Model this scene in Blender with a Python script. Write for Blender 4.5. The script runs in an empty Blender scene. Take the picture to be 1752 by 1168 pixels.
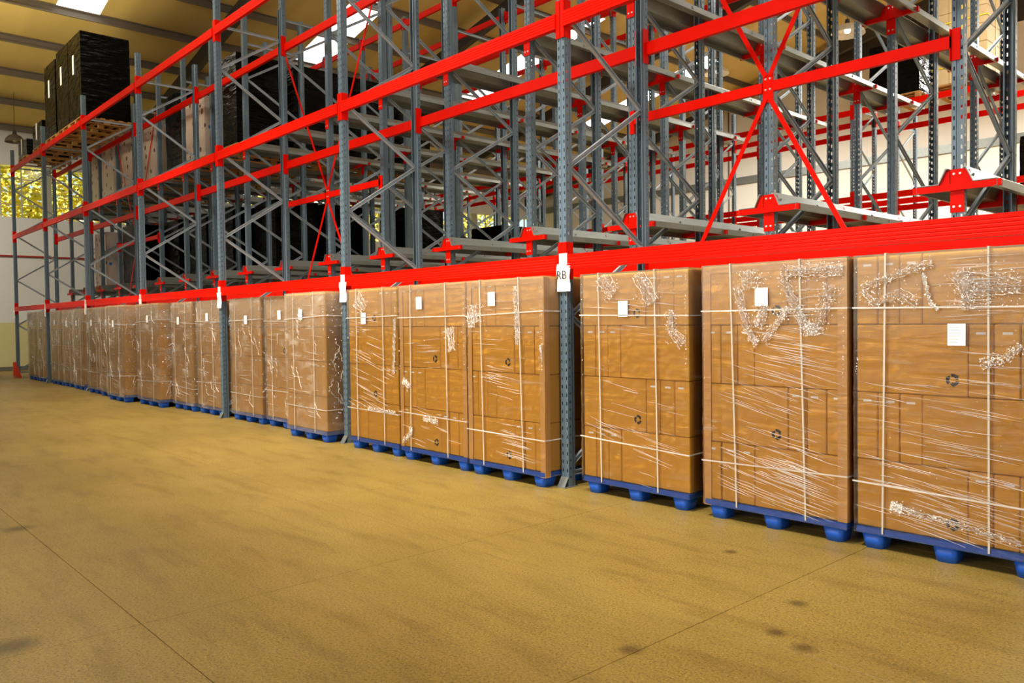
import bpy, math, random
from mathutils import Matrix, Vector
random.seed(7)
S = bpy.context.scene
COL = S.collection

# ------------------------------------------------------------------ camera
def camera():
    yaw, pitch, roll = math.radians(47.687), math.radians(1.520), math.radians(0.714)
    cy, sy, cp, sp = math.cos(yaw), math.sin(yaw), math.cos(pitch), math.sin(pitch)
    f = Vector((-sy*cp, cy*cp, -sp)); r = Vector((cy, sy, 0)); d = f.cross(r)
    cr, sr = math.cos(roll), math.sin(roll)
    r2 = cr*r + sr*d; d2 = -sr*r + cr*d
    m = Matrix((( r2.x, -d2.x, -f.x, 4.952), (r2.y, -d2.y, -f.y, -5.168), (r2.z, -d2.z, -f.z, 1.5), (0, 0, 0, 1)))
    cam = bpy.data.cameras.new('camera'); o = bpy.data.objects.new('camera', cam); COL.objects.link(o)
    cam.sensor_width = 36; cam.lens = 1373.0/1752*36; cam.clip_end = 300
    o.matrix_world = m; S.camera = o
camera()

# ------------------------------------------------------------------ world, sun, large lights, exposure
w = bpy.data.worlds.new('world'); S.world = w; w.use_nodes = True
wn = w.node_tree; bg = wn.nodes['Background']
sky = wn.nodes.new('ShaderNodeTexSky'); sky.sky_type = 'NISHITA'; sky.sun_elevation = math.radians(50)
sky.sun_rotation = math.radians(150); sky.sun_disc = False
wn.links.new(sky.outputs[0], bg.inputs[0]); bg.inputs[1].default_value = 0.25
sun = bpy.data.lights.new('sun', 'SUN'); sun.energy = 24.0; sun.angle = 0.01; sun.color = (1, .93, .75)
so = bpy.data.objects.new('sun', sun); COL.objects.link(so); so.rotation_euler = (math.radians(42), math.radians(6), 0)

def area(name, loc, sx, sy, power, color=(1, .95, .86), rot=(0, 0, 0)):
    l = bpy.data.lights.new(name, 'AREA'); l.shape = 'RECTANGLE'; l.size = sx; l.size_y = sy
    l.energy = power; l.color = color
    o = bpy.data.objects.new(name, l); COL.objects.link(o); o.location = loc; o.rotation_euler = rot
    return o
def spot(loc, aim, power, color=(1, .95, .86), size=66):
    l = bpy.data.lights.new('unseen_spot', 'SPOT'); l.energy = power; l.color = color; l.spot_size = math.radians(size); l.spot_blend = .95; l.shadow_soft_size = .45
    o = bpy.data.objects.new('unseen_spot', l); COL.objects.link(o); o.location = loc
    o.rotation_euler = (Vector(aim)-Vector(loc)).to_track_quat('-Z', 'Y').to_euler()
for lx_, pw_ in ((4.6, 550), (1.6, 1750), (-1.8, 2400), (-5.4, 2200), (-9.2, 1700), (-13.2, 1150), (-17.5, 800)):  # added unseen spots, cones narrowed onto the rack front
    spot((lx_, -4.0, 6.6), (lx_-.6, -.1, .9), pw_, (1, .95, .87) if lx_ > 0 else (1, .91, .76))
spot((-20.5, -6.5, 6.5), (-26.6, -.2, 3.2), 2700, (1, .94, .80), 70)  # added unseen spot that brightens the left wall
area('ceiling_fill', (-15.5, -2.6, 6.2), 5.0, 1.0, 380, color=(1, .90, .60), rot=(math.radians(168), 0, 0))  # added fill aimed upward to brighten the roof lining
area('aisle_light', (0.5, -3.4, 7.9), 4.0, 1.2, 260, rot=(math.radians(30), 0, 0))
area('aisle_light', (-7.5, -3.4, 8.2), 4.0, 1.2, 240, color=(1, .93, .80), rot=(math.radians(30), 0, 0))
area('front_fill_light', (-1.0, -9.6, 2.4), 8.0, 3.6, 420, color=(1, .96, .90), rot=(math.radians(90), 0, 0))  # added unseen fill that brightens the carton fronts
area('rear_aisle_light', (2.0, 19.5, 8.6), 8.0, 2.0, 3300)
area('rear_aisle_light', (-10.0, 19.5, 9.0), 8.0, 2.0, 1400)
area('lane_light', (2.0, 10.6, 8.8), 6.0, 1.2, 500)
area('right_fill_light', (9.5, -4.0, 3.2), 4.0, 4.0, 150, color=(.80, .90, 1), rot=(0, math.radians(90), 0))  # unseen cool fill light from the right side

S.view_settings.view_transform = 'Standard'; S.view_settings.look = 'None'
S.view_settings.gamma = 1; S.view_settings.use_curve_mapping = False
S.view_settings.exposure = 0.0

# ------------------------------------------------------------------ helpers
class MB:
    def __init__(s): s.v = []; s.f = []
    def poly(s, pts, faces):
        n = len(s.v); s.v += [tuple(p) for p in pts]; s.f += [tuple(i+n for i in f) for f in faces]; return s
    def box(s, x0, x1, y0, y1, z0, z1):
        return s.poly([(x0,y0,z0),(x1,y0,z0),(x1,y1,z0),(x0,y1,z0),(x0,y0,z1),(x1,y0,z1),(x1,y1,z1),(x0,y1,z1)],
                      [(0,3,2,1),(4,5,6,7),(0,1,5,4),(1,2,6,5),(2,3,7,6),(3,0,4,7)])
    def bevbox(s, x0, x1, y0, y1, z0, z1, b):
        # box with chamfered edges
        P = []; 
        xs, ys, zs = (x0, x1), (y0, y1), (z0, z1)
        idx = {}
        for i in (0,1):
            for j in (0,1):
                for k in (0,1):
                    sx, sy, sz = 1-2*i, 1-2*j, 1-2*k
                    for a in range(3):
                        p = [xs[i], ys[j], zs[k]]
                        for q, sg in ((0,sx),(1,sy),(2,sz)):
                            if q != a: p[q] += sg*b
                        idx[i,j,k,a] = len(P); P.append(p)
        F = []
        for a in range(3):
            o1, o2 = [q for q in range(3) if q != a]
            for sd in (0,1):
                q = []
                for u, v in ((0,0),(1,0),(1,1),(0,1)):
                    c = [0,0,0]; c[a] = sd; c[o1] = u; c[o2] = v; q.append(idx[c[0],c[1],c[2],a])
                F.append(q)
            for u in (0,1):
                for v in (0,1):
                    c0 = [0,0,0]; c0[o1] = u; c0[o2] = v; c1 = list(c0); c1[a] = 1
                    F.append((idx[c0[0],c0[1],c0[2],o1], idx[c1[0],c1[1],c1[2],o1], idx[c1[0],c1[1],c1[2],o2], idx[c0[0],c0[1],c0[2],o2]))
        for i in (0,1):
            for j in (0,1):
                for k in (0,1): F.append((idx[i,j,k,0], idx[i,j,k,1], idx[i,j,k,2]))
        return s.poly(P, F)
    def prism(s, prof, a0, a1, axis):
        # closed profile extruded along an axis; prof gives the two other coordinates in order
        n = len(prof); pts = []
        for a in (a0, a1):
            for u, v in prof: pts.append({'x': (a,u,v), 'y': (u,a,v), 'z': (u,v,a)}[axis])
        F = [(i, (i+1) % n, (i+1) % n+n, i+n) for i in range(n)] + [tuple(range(n))[::-1], tuple(range(n, 2*n))]
        return s.poly(pts, F)
    def bar(s, p, q, w, t, up=(1,0,0)):
        # bar from p to q, t thick along 'up', w wide across
        p, q, up = Vector(p), Vector(q), Vector(up)
        d = (q-p).normalized(); a = (up - d*up.dot(d)).normalized()*t/2; b = d.cross(a).normalized()*w/2
        pts = [p-a-b, p+a-b, p+a+b, p-a+b, q-a-b, q+a-b, q+a+b, q-a+b]
        return s.poly(pts, [(0,3,2,1),(4,5,6,7),(0,1,5,4),(1,2,6,5),(2,3,7,6),(3,0,4,7)])
    def tube(s, p, q, r0, r1=None, n=10):
        p, q = Vector(p), Vector(q); r1 = r0 if r1 is None else r1
        d = (q-p).normalized(); a = d.orthogonal().normalized(); b = d.cross(a); pts = []
        for c, r in ((p, r0), (q, r1)):
            for i in range(n):
                t = 2*math.pi*i/n; pts.append(c + (a*math.cos(t)+b*math.sin(t))*r)
        return s.poly(pts, [(i, (i+1) % n, (i+1) % n+n, i+n) for i in range(n)] + [tuple(range(n))[::-1], tuple(range(n, 2*n))])
    def lathe(s, prof, n=20):
        pts = []; m = len(prof)
        for i in range(n):
            t = 2*math.pi*i/n
            for r, z in prof: pts.append((r*math.cos(t), r*math.sin(t), z))
        F = []
        for i in range(n):
            for k in range(m-1):
                F.append((i*m+k, ((i+1) % n)*m+k, ((i+1) % n)*m+k+1, i*m+k+1))
        return s.poly(pts, F)
    def mesh(s, name, mat, fix=True):
        me = bpy.data.meshes.new(name); me.from_pydata(s.v, [], s.f); 
        if mat: me.materials.append(mat)
        me.update(); return me

def link(name, me, parent=None, loc=(0,0,0), rot=None):
    o = bpy.data.objects.new(name, me); COL.objects.link(o); o.location = loc
    if rot: o.rotation_euler = rot
    if parent: o.parent = parent
    return o
def obj(name, mb, mat, parent=None, loc=(0,0,0), rot=None): return link(name, mb.mesh(name, mat), parent, loc, rot)
def tag(o, label, cat, group=None):
    o['label'] = label; o['category'] = cat
    if group: o['group'] = group
    return o
def thing(name, label, cat, loc=(0,0,0), group=None, rot=None):
    return tag(link(name, None, None, loc, rot), label, cat, group)
def struct(name, mb, mat, loc=(0,0,0)):
    o = obj(name, mb, mat, None, loc); o['kind'] = 'structure'; return o
ORD = ['first', 'second', 'third', 'fourth', 'fifth', 'sixth', 'seventh', 'eighth', 'ninth', 'tenth', 'eleventh', 'twelfth',
       'thirteenth', 'fourteenth', 'fifteenth', 'sixteenth', 'seventeenth', 'eighteenth']

# ------------------------------------------------------------------ materials
def mat(name, color, rough=.5, metal=0, spec=.5, noise=None, bump=None, rand=0, coat=0):
    m = bpy.data.materials.new(name); m.use_nodes = True; nt = m.node_tree; b = nt.nodes['Principled BSDF']
    b.inputs['Base Color'].default_value = (*color, 1); b.inputs['Roughness'].default_value = rough
    b.inputs['Metallic'].default_value = metal; b.inputs['Specular IOR Level'].default_value = spec
    b.inputs['Coat Weight'].default_value = coat
    tc = nt.nodes.new('ShaderNodeTexCoord'); src = None
    if noise:                                   # (scale xyz, colour 2, low, high)
        mp = nt.nodes.new('ShaderNodeMapping'); mp.inputs['Scale'].default_value = noise[0]
        no = nt.nodes.new('ShaderNodeTexNoise'); no.inputs['Scale'].default_value = 1; no.inputs['Detail'].default_value = 5
        nt.links.new(tc.outputs['Object'], mp.inputs[0]); nt.links.new(mp.outputs[0], no.inputs[0])
        rp = nt.nodes.new('ShaderNodeValToRGB'); rp.color_ramp.elements[0].position = noise[2]; rp.color_ramp.elements[1].position = noise[3]
        rp.color_ramp.elements[0].color = (*color, 1); rp.color_ramp.elements[1].color = (*noise[1], 1)
        nt.links.new(no.outputs['Fac'], rp.inputs[0]); src = rp.outputs[0]
    if rand:
        oi = nt.nodes.new('ShaderNodeObjectInfo'); mr = nt.nodes.new('ShaderNodeMapRange')
        mr.inputs['To Min'].default_value = 1-rand; mr.inputs['To Max'].default_value = 1+rand
        nt.links.new(oi.outputs['Random'], mr.inputs[0]); hs = nt.nodes.new('ShaderNodeHueSaturation')
        hs.inputs['Color'].default_value = (*color, 1)
        if src: nt.links.new(src, hs.inputs['Color'])
        nt.links.new(mr.outputs[0], hs.inputs['Value']); src = hs.outputs[0]
    if src: nt.links.new(src, b.inputs['Base Color'])
    if bump:                                    # (scale xyz, strength, distance)
        mp = nt.nodes.new('ShaderNodeMapping'); mp.inputs['Scale'].default_value = bump[0]
        no = nt.nodes.new('ShaderNodeTexNoise'); no.inputs['Scale'].default_value = 1; no.inputs['Detail'].default_value = 4
        nt.links.new(tc.outputs['Object'], mp.inputs[0]); nt.links.new(mp.outputs[0], no.inputs[0])
        bp = nt.nodes.new('ShaderNodeBump'); bp.inputs['Strength'].default_value = bump[1]; bp.inputs['Distance'].default_value = bump[2]
        nt.links.new(no.outputs['Fac'], bp.inputs['Height']); nt.links.new(bp.outputs[0], b.inputs['Normal'])
    return m

M = {}
M['red'] = mat('red_enamel', (.70, .0055, .0003), .38, 0, .06, noise=((3,3,3), (.64,.0045,.0002), .3, .7))
M['steel'] = mat('grey_blue_enamel', (.112, .168, .212), .40, .22, .5, noise=((4,4,2), (.125,.183,.230), .3, .7))
M['galv'] = mat('galvanised_steel', (.215, .232, .215), .36, .5, .5, noise=((14,3,14), (.26,.275,.25), .3, .7))
M['brace'] = mat('galvanised_brace', (.34, .405, .45), .42, .2, .5, noise=((9,9,9), (.42,.48,.52), .3, .7))
M['card'] = mat('corrugated_cardboard', (.64, .315, .030), .75, 0, .2, noise=((1.2,1.2,1.6), (.68,.345,.040), .3, .7), rand=.06)
M['cardedge'] = mat('cardboard_corner_board', (.68, .37, .11), .7, 0, .25, rand=.04)
M['strap'] = mat('white_strap', (.53, .475, .39), .4, 0, .5)
M['paper'] = mat('white_paper', (.85, .85, .84), .6, 0, .3)
M['tape'] = mat('paper_tape', (.80, .62, .58), .6, 0, .3)
M['ink'] = mat('printing_ink', (.022, .018, .014), .7, 0, .2)
M['greyink'] = mat('grey_print', (.42, .42, .44), .7, 0, .2)
M['blue'] = mat('blue_plastic', (.004, .085, .50), .42, 0, .45, noise=((6,6,6), (.006,.10,.56), .3, .7))
M['wood'] = mat('pallet_wood', (.50, .27, .085), .75, 0, .2, noise=((30,3,30), (.38,.19,.055), .3, .75), rand=.15)
M['black'] = mat('black_stretch_film', (.002, .002, .0016), .16, 0, .11, bump=((2.2,2.2,11), .9, .07))
M['cream'] = mat('cream_wall_panel', (.80, .77, .69), .6, 0, .3, noise=((.5,.5,.5), (.76,.73,.65), .3, .7))
M['offwhite'] = mat('offwhite_wall', (.60, .60, .56), .7, 0, .3, noise=((.4,.4,.4), (.55,.55,.51), .3, .7))
M['dado'] = mat('khaki_painted_dado', (.50, .45, .22), .7, 0, .3)
M['skirting'] = mat('dark_skirting', (.10, .095, .07), .7)
M['roof'] = mat('tan_roof_lining', (.68, .49, .16), .5, 0, .35, noise=((.25,1.2,.5), (.56,.39,.12), .3, .7))
M['purlin'] = mat('brown_grey_purlin', (.16, .13, .10), .55, .2)
M['darksteel'] = mat('dark_roof_steel', (.05, .045, .04), .6, .2)
M['pipe'] = mat('dark_red_pipe', (.30, .012, .012), .5)
M['bolt'] = mat('zinc_bolt', (.75, .75, .72), .3, .6)
M['yellow'] = mat('yellow_strap', (.80, .62, .01), .5)
M['plywood'] = mat('pale_carton', (.62, .45, .23), .7, 0, .2, noise=((8,8,3), (.56,.40,.2), .3, .7), rand=.06)
M['lampshade'] = mat('enamel_lampshade', (.72, .66, .50), .4)
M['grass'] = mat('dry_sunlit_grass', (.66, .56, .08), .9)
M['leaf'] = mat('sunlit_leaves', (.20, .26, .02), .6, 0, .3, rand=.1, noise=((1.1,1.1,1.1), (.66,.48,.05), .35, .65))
M['bark'] = mat('tree_bark', (.12, .08, .05), .9)
M['frame'] = mat('painted_window_frame', (.36, .35, .27), .6)

def emissive(name, color, strength):
    m = bpy.data.materials.new(name); m.use_nodes = True; nt = m.node_tree; nt.nodes.clear()
    e = nt.nodes.new('ShaderNodeEmission'); e.inputs[0].default_value = (*color, 1); e.inputs[1].default_value = strength
    o = nt.nodes.new('ShaderNodeOutputMaterial'); nt.links.new(e.outputs[0], o.inputs[0]); return m
M['skylight'] = emissive('skylight_sheet', (1, .98, .92), 3.2)
M['bulb'] = emissive('lamp_glow', (1, .93, .8), 6.0)

def glass():
    m = bpy.data.materials.new('window_glass'); m.use_nodes = True; nt = m.node_tree; nt.nodes.clear()
    t = nt.nodes.new('ShaderNodeBsdfTransparent'); t.inputs[0].default_value = (.93, .94, .88, 1)
    g = nt.nodes.new('ShaderNodeBsdfGlossy'); g.inputs[1].default_value = .05
    mx = nt.nodes.new('ShaderNodeMixShader'); mx.inputs[0].default_value = .07
    o = nt.nodes.new('ShaderNodeOutputMaterial')
    nt.links.new(t.outputs[0], mx.inputs[1]); nt.links.new(g.outputs[0], mx.inputs[2]); nt.links.new(mx.outputs[0], o.inputs[0]); return m
M['glass'] = glass()

def film_mat(name, lo, hi, haze, top_haze, scale, gloss=.22, ior=1.4, white=(.82,.74,.62)):
    # clear stretch film: mostly see-through, milky where layers and creases pile up, glossy all over
    m = bpy.data.materials.new(name); m.use_nodes = True; nt = m.node_tree; nt.nodes.clear(); L = nt.links
    N = nt.nodes.new
    tc = N('ShaderNodeTexCoord'); oi = N('ShaderNodeObjectInfo')
    add = N('ShaderNodeVectorMath'); add.operation = 'ADD'
    sc = N('ShaderNodeVectorMath'); sc.operation = 'SCALE'; sc.inputs['Scale'].default_value = 1
    cx = N('ShaderNodeCombineXYZ'); mm = N('ShaderNodeMath'); mm.operation = 'MULTIPLY'; mm.inputs[1].default_value = 37
    L.new(oi.outputs['Random'], mm.inputs[0]); L.new(mm.outputs[0], cx.inputs[0]); L.new(mm.outputs[0], cx.inputs[2])
    L.new(tc.outputs['Object'], add.inputs[0]); L.new(cx.outputs[0], add.inputs[1])
    mp = N('ShaderNodeMapping'); mp.inputs['Scale'].default_value = scale; mp.inputs['Rotation'].default_value = (0, math.radians(14), 0)
    L.new(add.outputs[0], mp.inputs[0])
    n1 = N('ShaderNodeTexNoise'); n1.inputs['Scale'].default_value = 1; n1.inputs['Detail'].default_value = 6; n1.inputs['Roughness'].default_value = .6
    L.new(mp.outputs[0], n1.inputs[0])
    n2 = N('ShaderNodeTexNoise'); n2.inputs['Scale'].default_value = 2.2; n2.inputs['Detail'].default_value = 2
    L.new(add.outputs[0], n2.inputs[0])
    r1 = N('ShaderNodeMapRange'); r1.inputs['From Min'].default_value = lo; r1.inputs['From Max'].default_value = hi
    L.new(n1.outputs['Fac'], r1.inputs[0])
    r2 = N('ShaderNodeMapRange'); r2.inputs['From Min'].default_value = .42; r2.inputs['From Max'].default_value = .66
    L.new(n2.outputs['Fac'], r2.inputs[0])
    mul = N('ShaderNodeMath'); mul.operation = 'MULTIPLY'; L.new(r1.outputs[0], mul.inputs[0]); L.new(r2.outputs[0], mul.inputs[1])
    sp = N('ShaderNodeSeparateXYZ'); L.new(tc.outputs['Object'], sp.inputs[0])
    zr = N('ShaderNodeMapRange'); zr.inputs['From Min'].default_value = 1.15; zr.inputs['From Max'].default_value = 1.6
    zr.inputs['To Min'].default_value = haze; zr.inputs['To Max'].default_value = top_haze
    L.new(sp.outputs['Z'], zr.inputs[0])
    sm = N('ShaderNodeMath'); sm.operation = 'MULTIPLY_ADD'; sm.inputs[1].default_value = .38
    L.new(mul.outputs[0], sm.inputs[0]); L.new(zr.outputs[0], sm.inputs[2])
    bp = N('ShaderNodeBump'); bp.inputs['Strength'].default_value = .8; bp.inputs['Distance'].default_value = .02
    L.new(n1.outputs['Fac'], bp.inputs['Height'])
    tr = N('ShaderNodeBsdfTransparent'); df = N('ShaderNodeBsdfDiffuse'); df.inputs[0].default_value = (*white, 1)
    tl = N('ShaderNodeBsdfTranslucent'); tl.inputs[0].default_value = (.8, .75, .65, 1)
    md = N('ShaderNodeMixShader'); md.inputs[0].default_value = .25 if ior > 1.3 else .08; L.new(df.outputs[0], md.inputs[1]); L.new(tl.outputs[0], md.inputs[2])
    m1 = N('ShaderNodeMixShader'); L.new(sm.outputs[0], m1.inputs[0]); L.new(tr.outputs[0], m1.inputs[1]); L.new(md.outputs[0], m1.inputs[2])
    gl = N('ShaderNodeBsdfGlossy'); gl.inputs[1].default_value = gloss; L.new(bp.outputs[0], gl.inputs['Normal'])
    fr = N('ShaderNodeFresnel'); fr.inputs[0].default_value = ior; L.new(bp.outputs[0], fr.inputs['Normal'])
    m2 = N('ShaderNodeMixShader'); L.new(fr.outputs[0], m2.inputs[0]); L.new(m1.outputs[0], m2.inputs[1]); L.new(gl.outputs[0], m2.inputs[2])
    o = N('ShaderNodeOutputMaterial'); L.new(m2.outputs[0], o.inputs[0]); return m
M['film'] = film_mat('clear_stretch_film', .58, .78, .015, .17, (1.6, 1.6, 14))
M['film_far'] = film_mat('milky_film_painted_glare', .46, .66, .10, .26, (3, 3, 7), .2)  # extra milkiness also stands in for glare on the far loads
M['fold'] = film_mat('creased_film', .44, .66, .035, .05, (26, 26, 26), .12, ior=1.2, white=(.95,.92,.86))
M['glint'] = mat('painted_film_glint', (.96, .93, .88), .25, 0, .6)  # white facets painted in as glints on the film
M['crease'] = film_mat('tight_film_crease', .25, .55, .30, .40, (9, 9, 9), .12, ior=1.2, white=(.97,.93,.86))  # crease film, whitened to stand in for highlights along it

def printed_film():
    m = mat('printed_white_film', (.62, .52, .44), .35, 0, .5); nt = m.node_tree; b = nt.nodes['Principled BSDF']
    tc = nt.nodes.new('ShaderNodeTexCoord'); vo = nt.nodes.new('ShaderNodeTexVoronoi'); vo.inputs['Scale'].default_value = 5
    nt.links.new(tc.outputs['Object'], vo.inputs['Vector'])
    lt = nt.nodes.new('ShaderNodeMath'); lt.operation = 'LESS_THAN'; lt.inputs[1].default_value = .30
    nt.links.new(vo.outputs['Distance'], lt.inputs[0])
    rp = nt.nodes.new('ShaderNodeValToRGB'); rp.color_ramp.interpolation = 'CONSTANT'
    for e, (p, c) in zip((rp.color_ramp.elements[0], rp.color_ramp.elements[1]), ((0, (.02,.16,.42,1)), (.55, (.10,.055,.045,1)))): e.position = p; e.color = c
    nt.links.new(vo.outputs['Color'], rp.inputs[0])
    gt = nt.nodes.new('ShaderNodeMath'); gt.operation = 'GREATER_THAN'; gt.inputs[1].default_value = .4; sx_ = nt.nodes.new('ShaderNodeSeparateColor'); nt.links.new(vo.outputs['Color'], sx_.inputs[0]); nt.links.new(sx_.outputs[1], gt.inputs[0])
    ml = nt.nodes.new('ShaderNodeMath'); ml.operation = 'MULTIPLY'; nt.links.new(lt.outputs[0], ml.inputs[0]); nt.links.new(gt.outputs[0], ml.inputs[1])
    mx = nt.nodes.new('ShaderNodeMix'); mx.data_type = 'RGBA'; mx.inputs[6].default_value = (.62, .52, .44, 1)
    nt.links.new(ml.outputs[0], mx.inputs[0]); nt.links.new(rp.outputs[0], mx.inputs[7]); nt.links.new(mx.outputs[2], b.inputs['Base Color'])
    return m
M['printed'] = printed_film()

def floor_mat():
    m = mat('polished_concrete', (.26, .19, .075), .5, 0, .5); nt = m.node_tree; b = nt.nodes['Principled BSDF']; N = nt.nodes.new; L = nt.links
    g = N('ShaderNodeNewGeometry')
    def noise(s, d=6, st=(1,1,1), ro=.55):
        mp = N('ShaderNodeMapping'); mp.inputs['Scale'].default_value = st; L.new(g.outputs['Position'], mp.inputs[0])
        n = N('ShaderNodeTexNoise'); n.inputs['Scale'].default_value = s; n.inputs['Detail'].default_value = d; n.inputs['Roughness'].default_value = ro
        L.new(mp.outputs[0], n.inputs[0]); return n.outputs['Fac']
    def ramp(f, p0, c0, p1, c1):
        r = N('ShaderNodeValToRGB'); r.color_ramp.elements[0].position = p0; r.color_ramp.elements[1].position = p1
        r.color_ramp.elements[0].color = (*c0, 1); r.color_ramp.elements[1].color = (*c1, 1); L.new(f, r.inputs[0]); return r.outputs[0]
    def mul(a, c):
        x = N('ShaderNodeMix'); x.data_type = 'RGBA'; x.blend_type = 'MULTIPLY'; x.inputs[0].default_value = 1
        L.new(a, x.inputs[6]); L.new(c, x.inputs[7]); return x.outputs[2]
    c = ramp(noise(.9, 5, (1,1.6,1)), .3, (.252,.168,.033), .7, (.307,.209,.045))
    c = mul(c, ramp(noise(70, 3, ro=.75), .37, (.50,.45,.38), .50, (1,1,1)))
    c = mul(c, ramp(noise(85, 3), .54, (1,1,1), .68, (1.5,1.47,1.36)))
    c = mul(c, ramp(noise(2.6, 6, (.5,2.2,1), .65), .36, (.80,.78,.74), .5, (1,1,1)))
    for (x, y, r) in ((2.87,-1.27,.055), (2.99,-1.71,.05), (2.64,-2.36,.06), (3.17,-1.78,.06), (2.11,-.71,.045), (-1.9,-3.9,.10), (.6,-4.4,.12)):
        v = N('ShaderNodeVectorMath'); v.operation = 'DISTANCE'; v.inputs[1].default_value = (x, y, 0); L.new(g.outputs['Position'], v.inputs[0])
        c = mul(c, ramp(v.outputs['Value'], r*.35, (.42,.40,.36), r*1.25, (1,1,1)))
    L.new(c, b.inputs['Base Color'])
    rr = N('ShaderNodeMapRange'); rr.inputs['To Min'].default_value = .34; rr.inputs['To Max'].default_value = .5; L.new(noise(3), rr.inputs[0]); L.new(rr.outputs[0], b.inputs['Roughness'])
    bp = N('ShaderNodeBump'); bp.inputs['Strength'].default_value = .25; bp.inputs['Distance'].default_value = .004; L.new(noise(120, 3), bp.inputs['Height']); L.new(bp.outputs[0], b.inputs['Normal'])
    return m
M['floor'] = floor_mat()

# ------------------------------------------------------------------ the setting
XL, XR, YF, YB = -26.6, 11.0, -10.0, 25.5
RIDGE, ZL = -5.0, 8.2
def roof_z(x): return ZL+.22*(x-XL) if x < RIDGE else ZL+.22*(RIDGE-XL)-.15*(x-RIDGE)
fl = struct('floor', MB().box(XL, XR, YF, YB, -.20, -.012), M['skirting'])
JX = 2.67; PX, PY = 1.93, 2.02
slab = MB().bevbox(.0018, PX-.0018, .0018, PY-.0018, -.05, 0, .0012).mesh('slab', M['floor'])
ix0 = math.floor((XL-JX)/PX)
for i in range(ix0, 5):
    for j in range(-3, 3):
        link('slab', slab, fl, (JX+i*PX, -3.87+PY*j, 0))
rest = MB().box(XL, XR, -3.87+3*PY+.002, YB, -.05, 0); obj('rear_slab', rest, M['floor'], fl)
struct('wall_left', MB().box(XL-.3, XL, YF, YB, 1.63, 5.2).box(XL-.3, XL, YF, YB, 6.95, ZL+.1), M['offwhite'])
struct('wall_left_dado', MB().box(XL-.3, XL+.004, YF, YB, -.05, 1.63), M['dado'])
struct('baseboard_left', MB().box(XL+.004, XL+.05, YF, YB, 0, .14), M['skirting'])
struct('trim_1', MB().tube((XL+.06, YF, 3.88), (XL+.06, YB, 3.88), .03), M['pipe'])
# window band of the left wall: bays of small panes between broad posts
pane = MB().box(-.004, .004, .012, .608, .012, .426).mesh('pane', M['glass'])
mull = MB().box(-.03, .03, -.02, .02, 0, 1.75).mesh('mullion', M['frame'])
barh = MB().box(-.02, .02, 0, 2.48, -.014, .014).mesh('glazing_bar', M['frame'])
nw = 0; y = -9.35-.03
WY = [-9.35+2.76*k-.03 for k in range(0, 13)]
for y in WY:
    nw += 1
    win = struct('window_%d' % nw, MB().box(XL-.2, XL+.02, y, y+.28, 5.2, 6.95), M['frame'])
    y0 = y+.28
    for c in range(4):
        if c: link('mullion', mull, win, (XL-.1, y0+.62*c, 5.2))
        for r in range(4): link('pane', pane, win, (XL-.1, y0+.62*c, 5.2+.437*r))
    for r in (1, 2, 3): link('glazing_bar', barh, win, (XL-.1, y0, 5.2+.437*r))
struct('wall_back', MB().box(XL, XR, YB, YB+.3, -.05, 11.2), M['cream'])
struct('wall_back_gable', MB().prism([(XL, 8.0), (XR, 8.0), (XR, roof_z(XR)+.1), (RIDGE, roof_z(RIDGE)+.1), (XL, ZL+.1)], YB+.02, YB+.28, 'y'), M['darksteel'])  # its dark colour also stands in for shade at the far roof end
struct('trim_2', MB().box(XL, XR, YB-.1, YB, 7.2, 7.5), M['galv'])
wall_cols = [struct('trim_%d' % (3+i), MB().box(x, x+.05, YB-.05, YB, 0, 11), M['purlin']) for i, x in enumerate((-20, -14.6, -9.2, -3.8, 1.6))]
struct('wall_right', MB().box(XR, XR+.3, YF, YB, -.05, roof_z(XR)+.1), M['cream'])
struct('wall_front', MB().box(XL, XR, YF-.3, YF, -.05, 13.0), M['cream'])
# roof: lining sheets between purlins, skylight strips running down the slope
ceil = link('ceiling', MB().poly([(XL-.3, YF, roof_z(XL)+.5), (RIDGE, YF, roof_z(RIDGE)+.45), (XR+.3, YF, roof_z(XR)+.4), (XL-.3, YB, roof_z(XL)+.5), (RIDGE, YB, roof_z(RIDGE)+.45), (XR+.3, YB, roof_z(XR)+.4)], [(0,1,4,3),(1,2,5,4)]).mesh('ceiling', M['darksteel']))
ceil['kind'] = 'structure'
SKY = [.93, 7.72, 14.5, 21.2, -5.8]
edges = sorted([v for s in SKY for v in (s-.53, s+.53)]+[YF, YB])
def sheet(y0, y1, x0, x1, m, name):
    mb = MB()
    def zz(x): return (roof_z(x) if x0 >= RIDGE or x1 <= RIDGE else roof_z(x))
    z0, z1 = roof_z(x0), roof_z(x1)
    mb.poly([(x0,y0,z0),(x1,y0,z1),(x1,y1,z1),(x0,y1,z0),(x0,y0,z0+.06),(x1,y0,z1+.06),(x1,y1,z1+.06),(x0,y1,z0+.06)],
            [(0,3,2,1),(4,5,6,7),(0,1,5,4),(1,2,6,5),(2,3,7,6),(3,0,4,7)])
    return obj(name, mb, m, ceil)
for k in range(0, len(edges), 2): 
    sheet(edges[k], edges[k+1], XL-.2, RIDGE, M['roof'], 'roof_sheet'); sheet(edges[k], edges[k+1], RIDGE, XR+.2, M['roof'], 'roof_sheet')
for s in SKY:
    for (a, b, m) in ((XL-.2, -19.1, 'roof'), (-19.1, -12.5, 'skylight'), (-12.5, RIDGE, 'roof'), (RIDGE, -2.5, 'roof'), (-2.5, 5.0, 'skylight'), (5.0, XR+.2, 'roof')):
        sheet(s-.53, s+.53, a, b, M[m], 'skylight_panel' if m == 'skylight' else 'roof_sheet')
cprof = [(0,0), (.07,0), (.07,.03), (.012,.03), (.012,.19), (.09,.19), (.09,.21), (0,.21)]
x = -26.35
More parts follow.
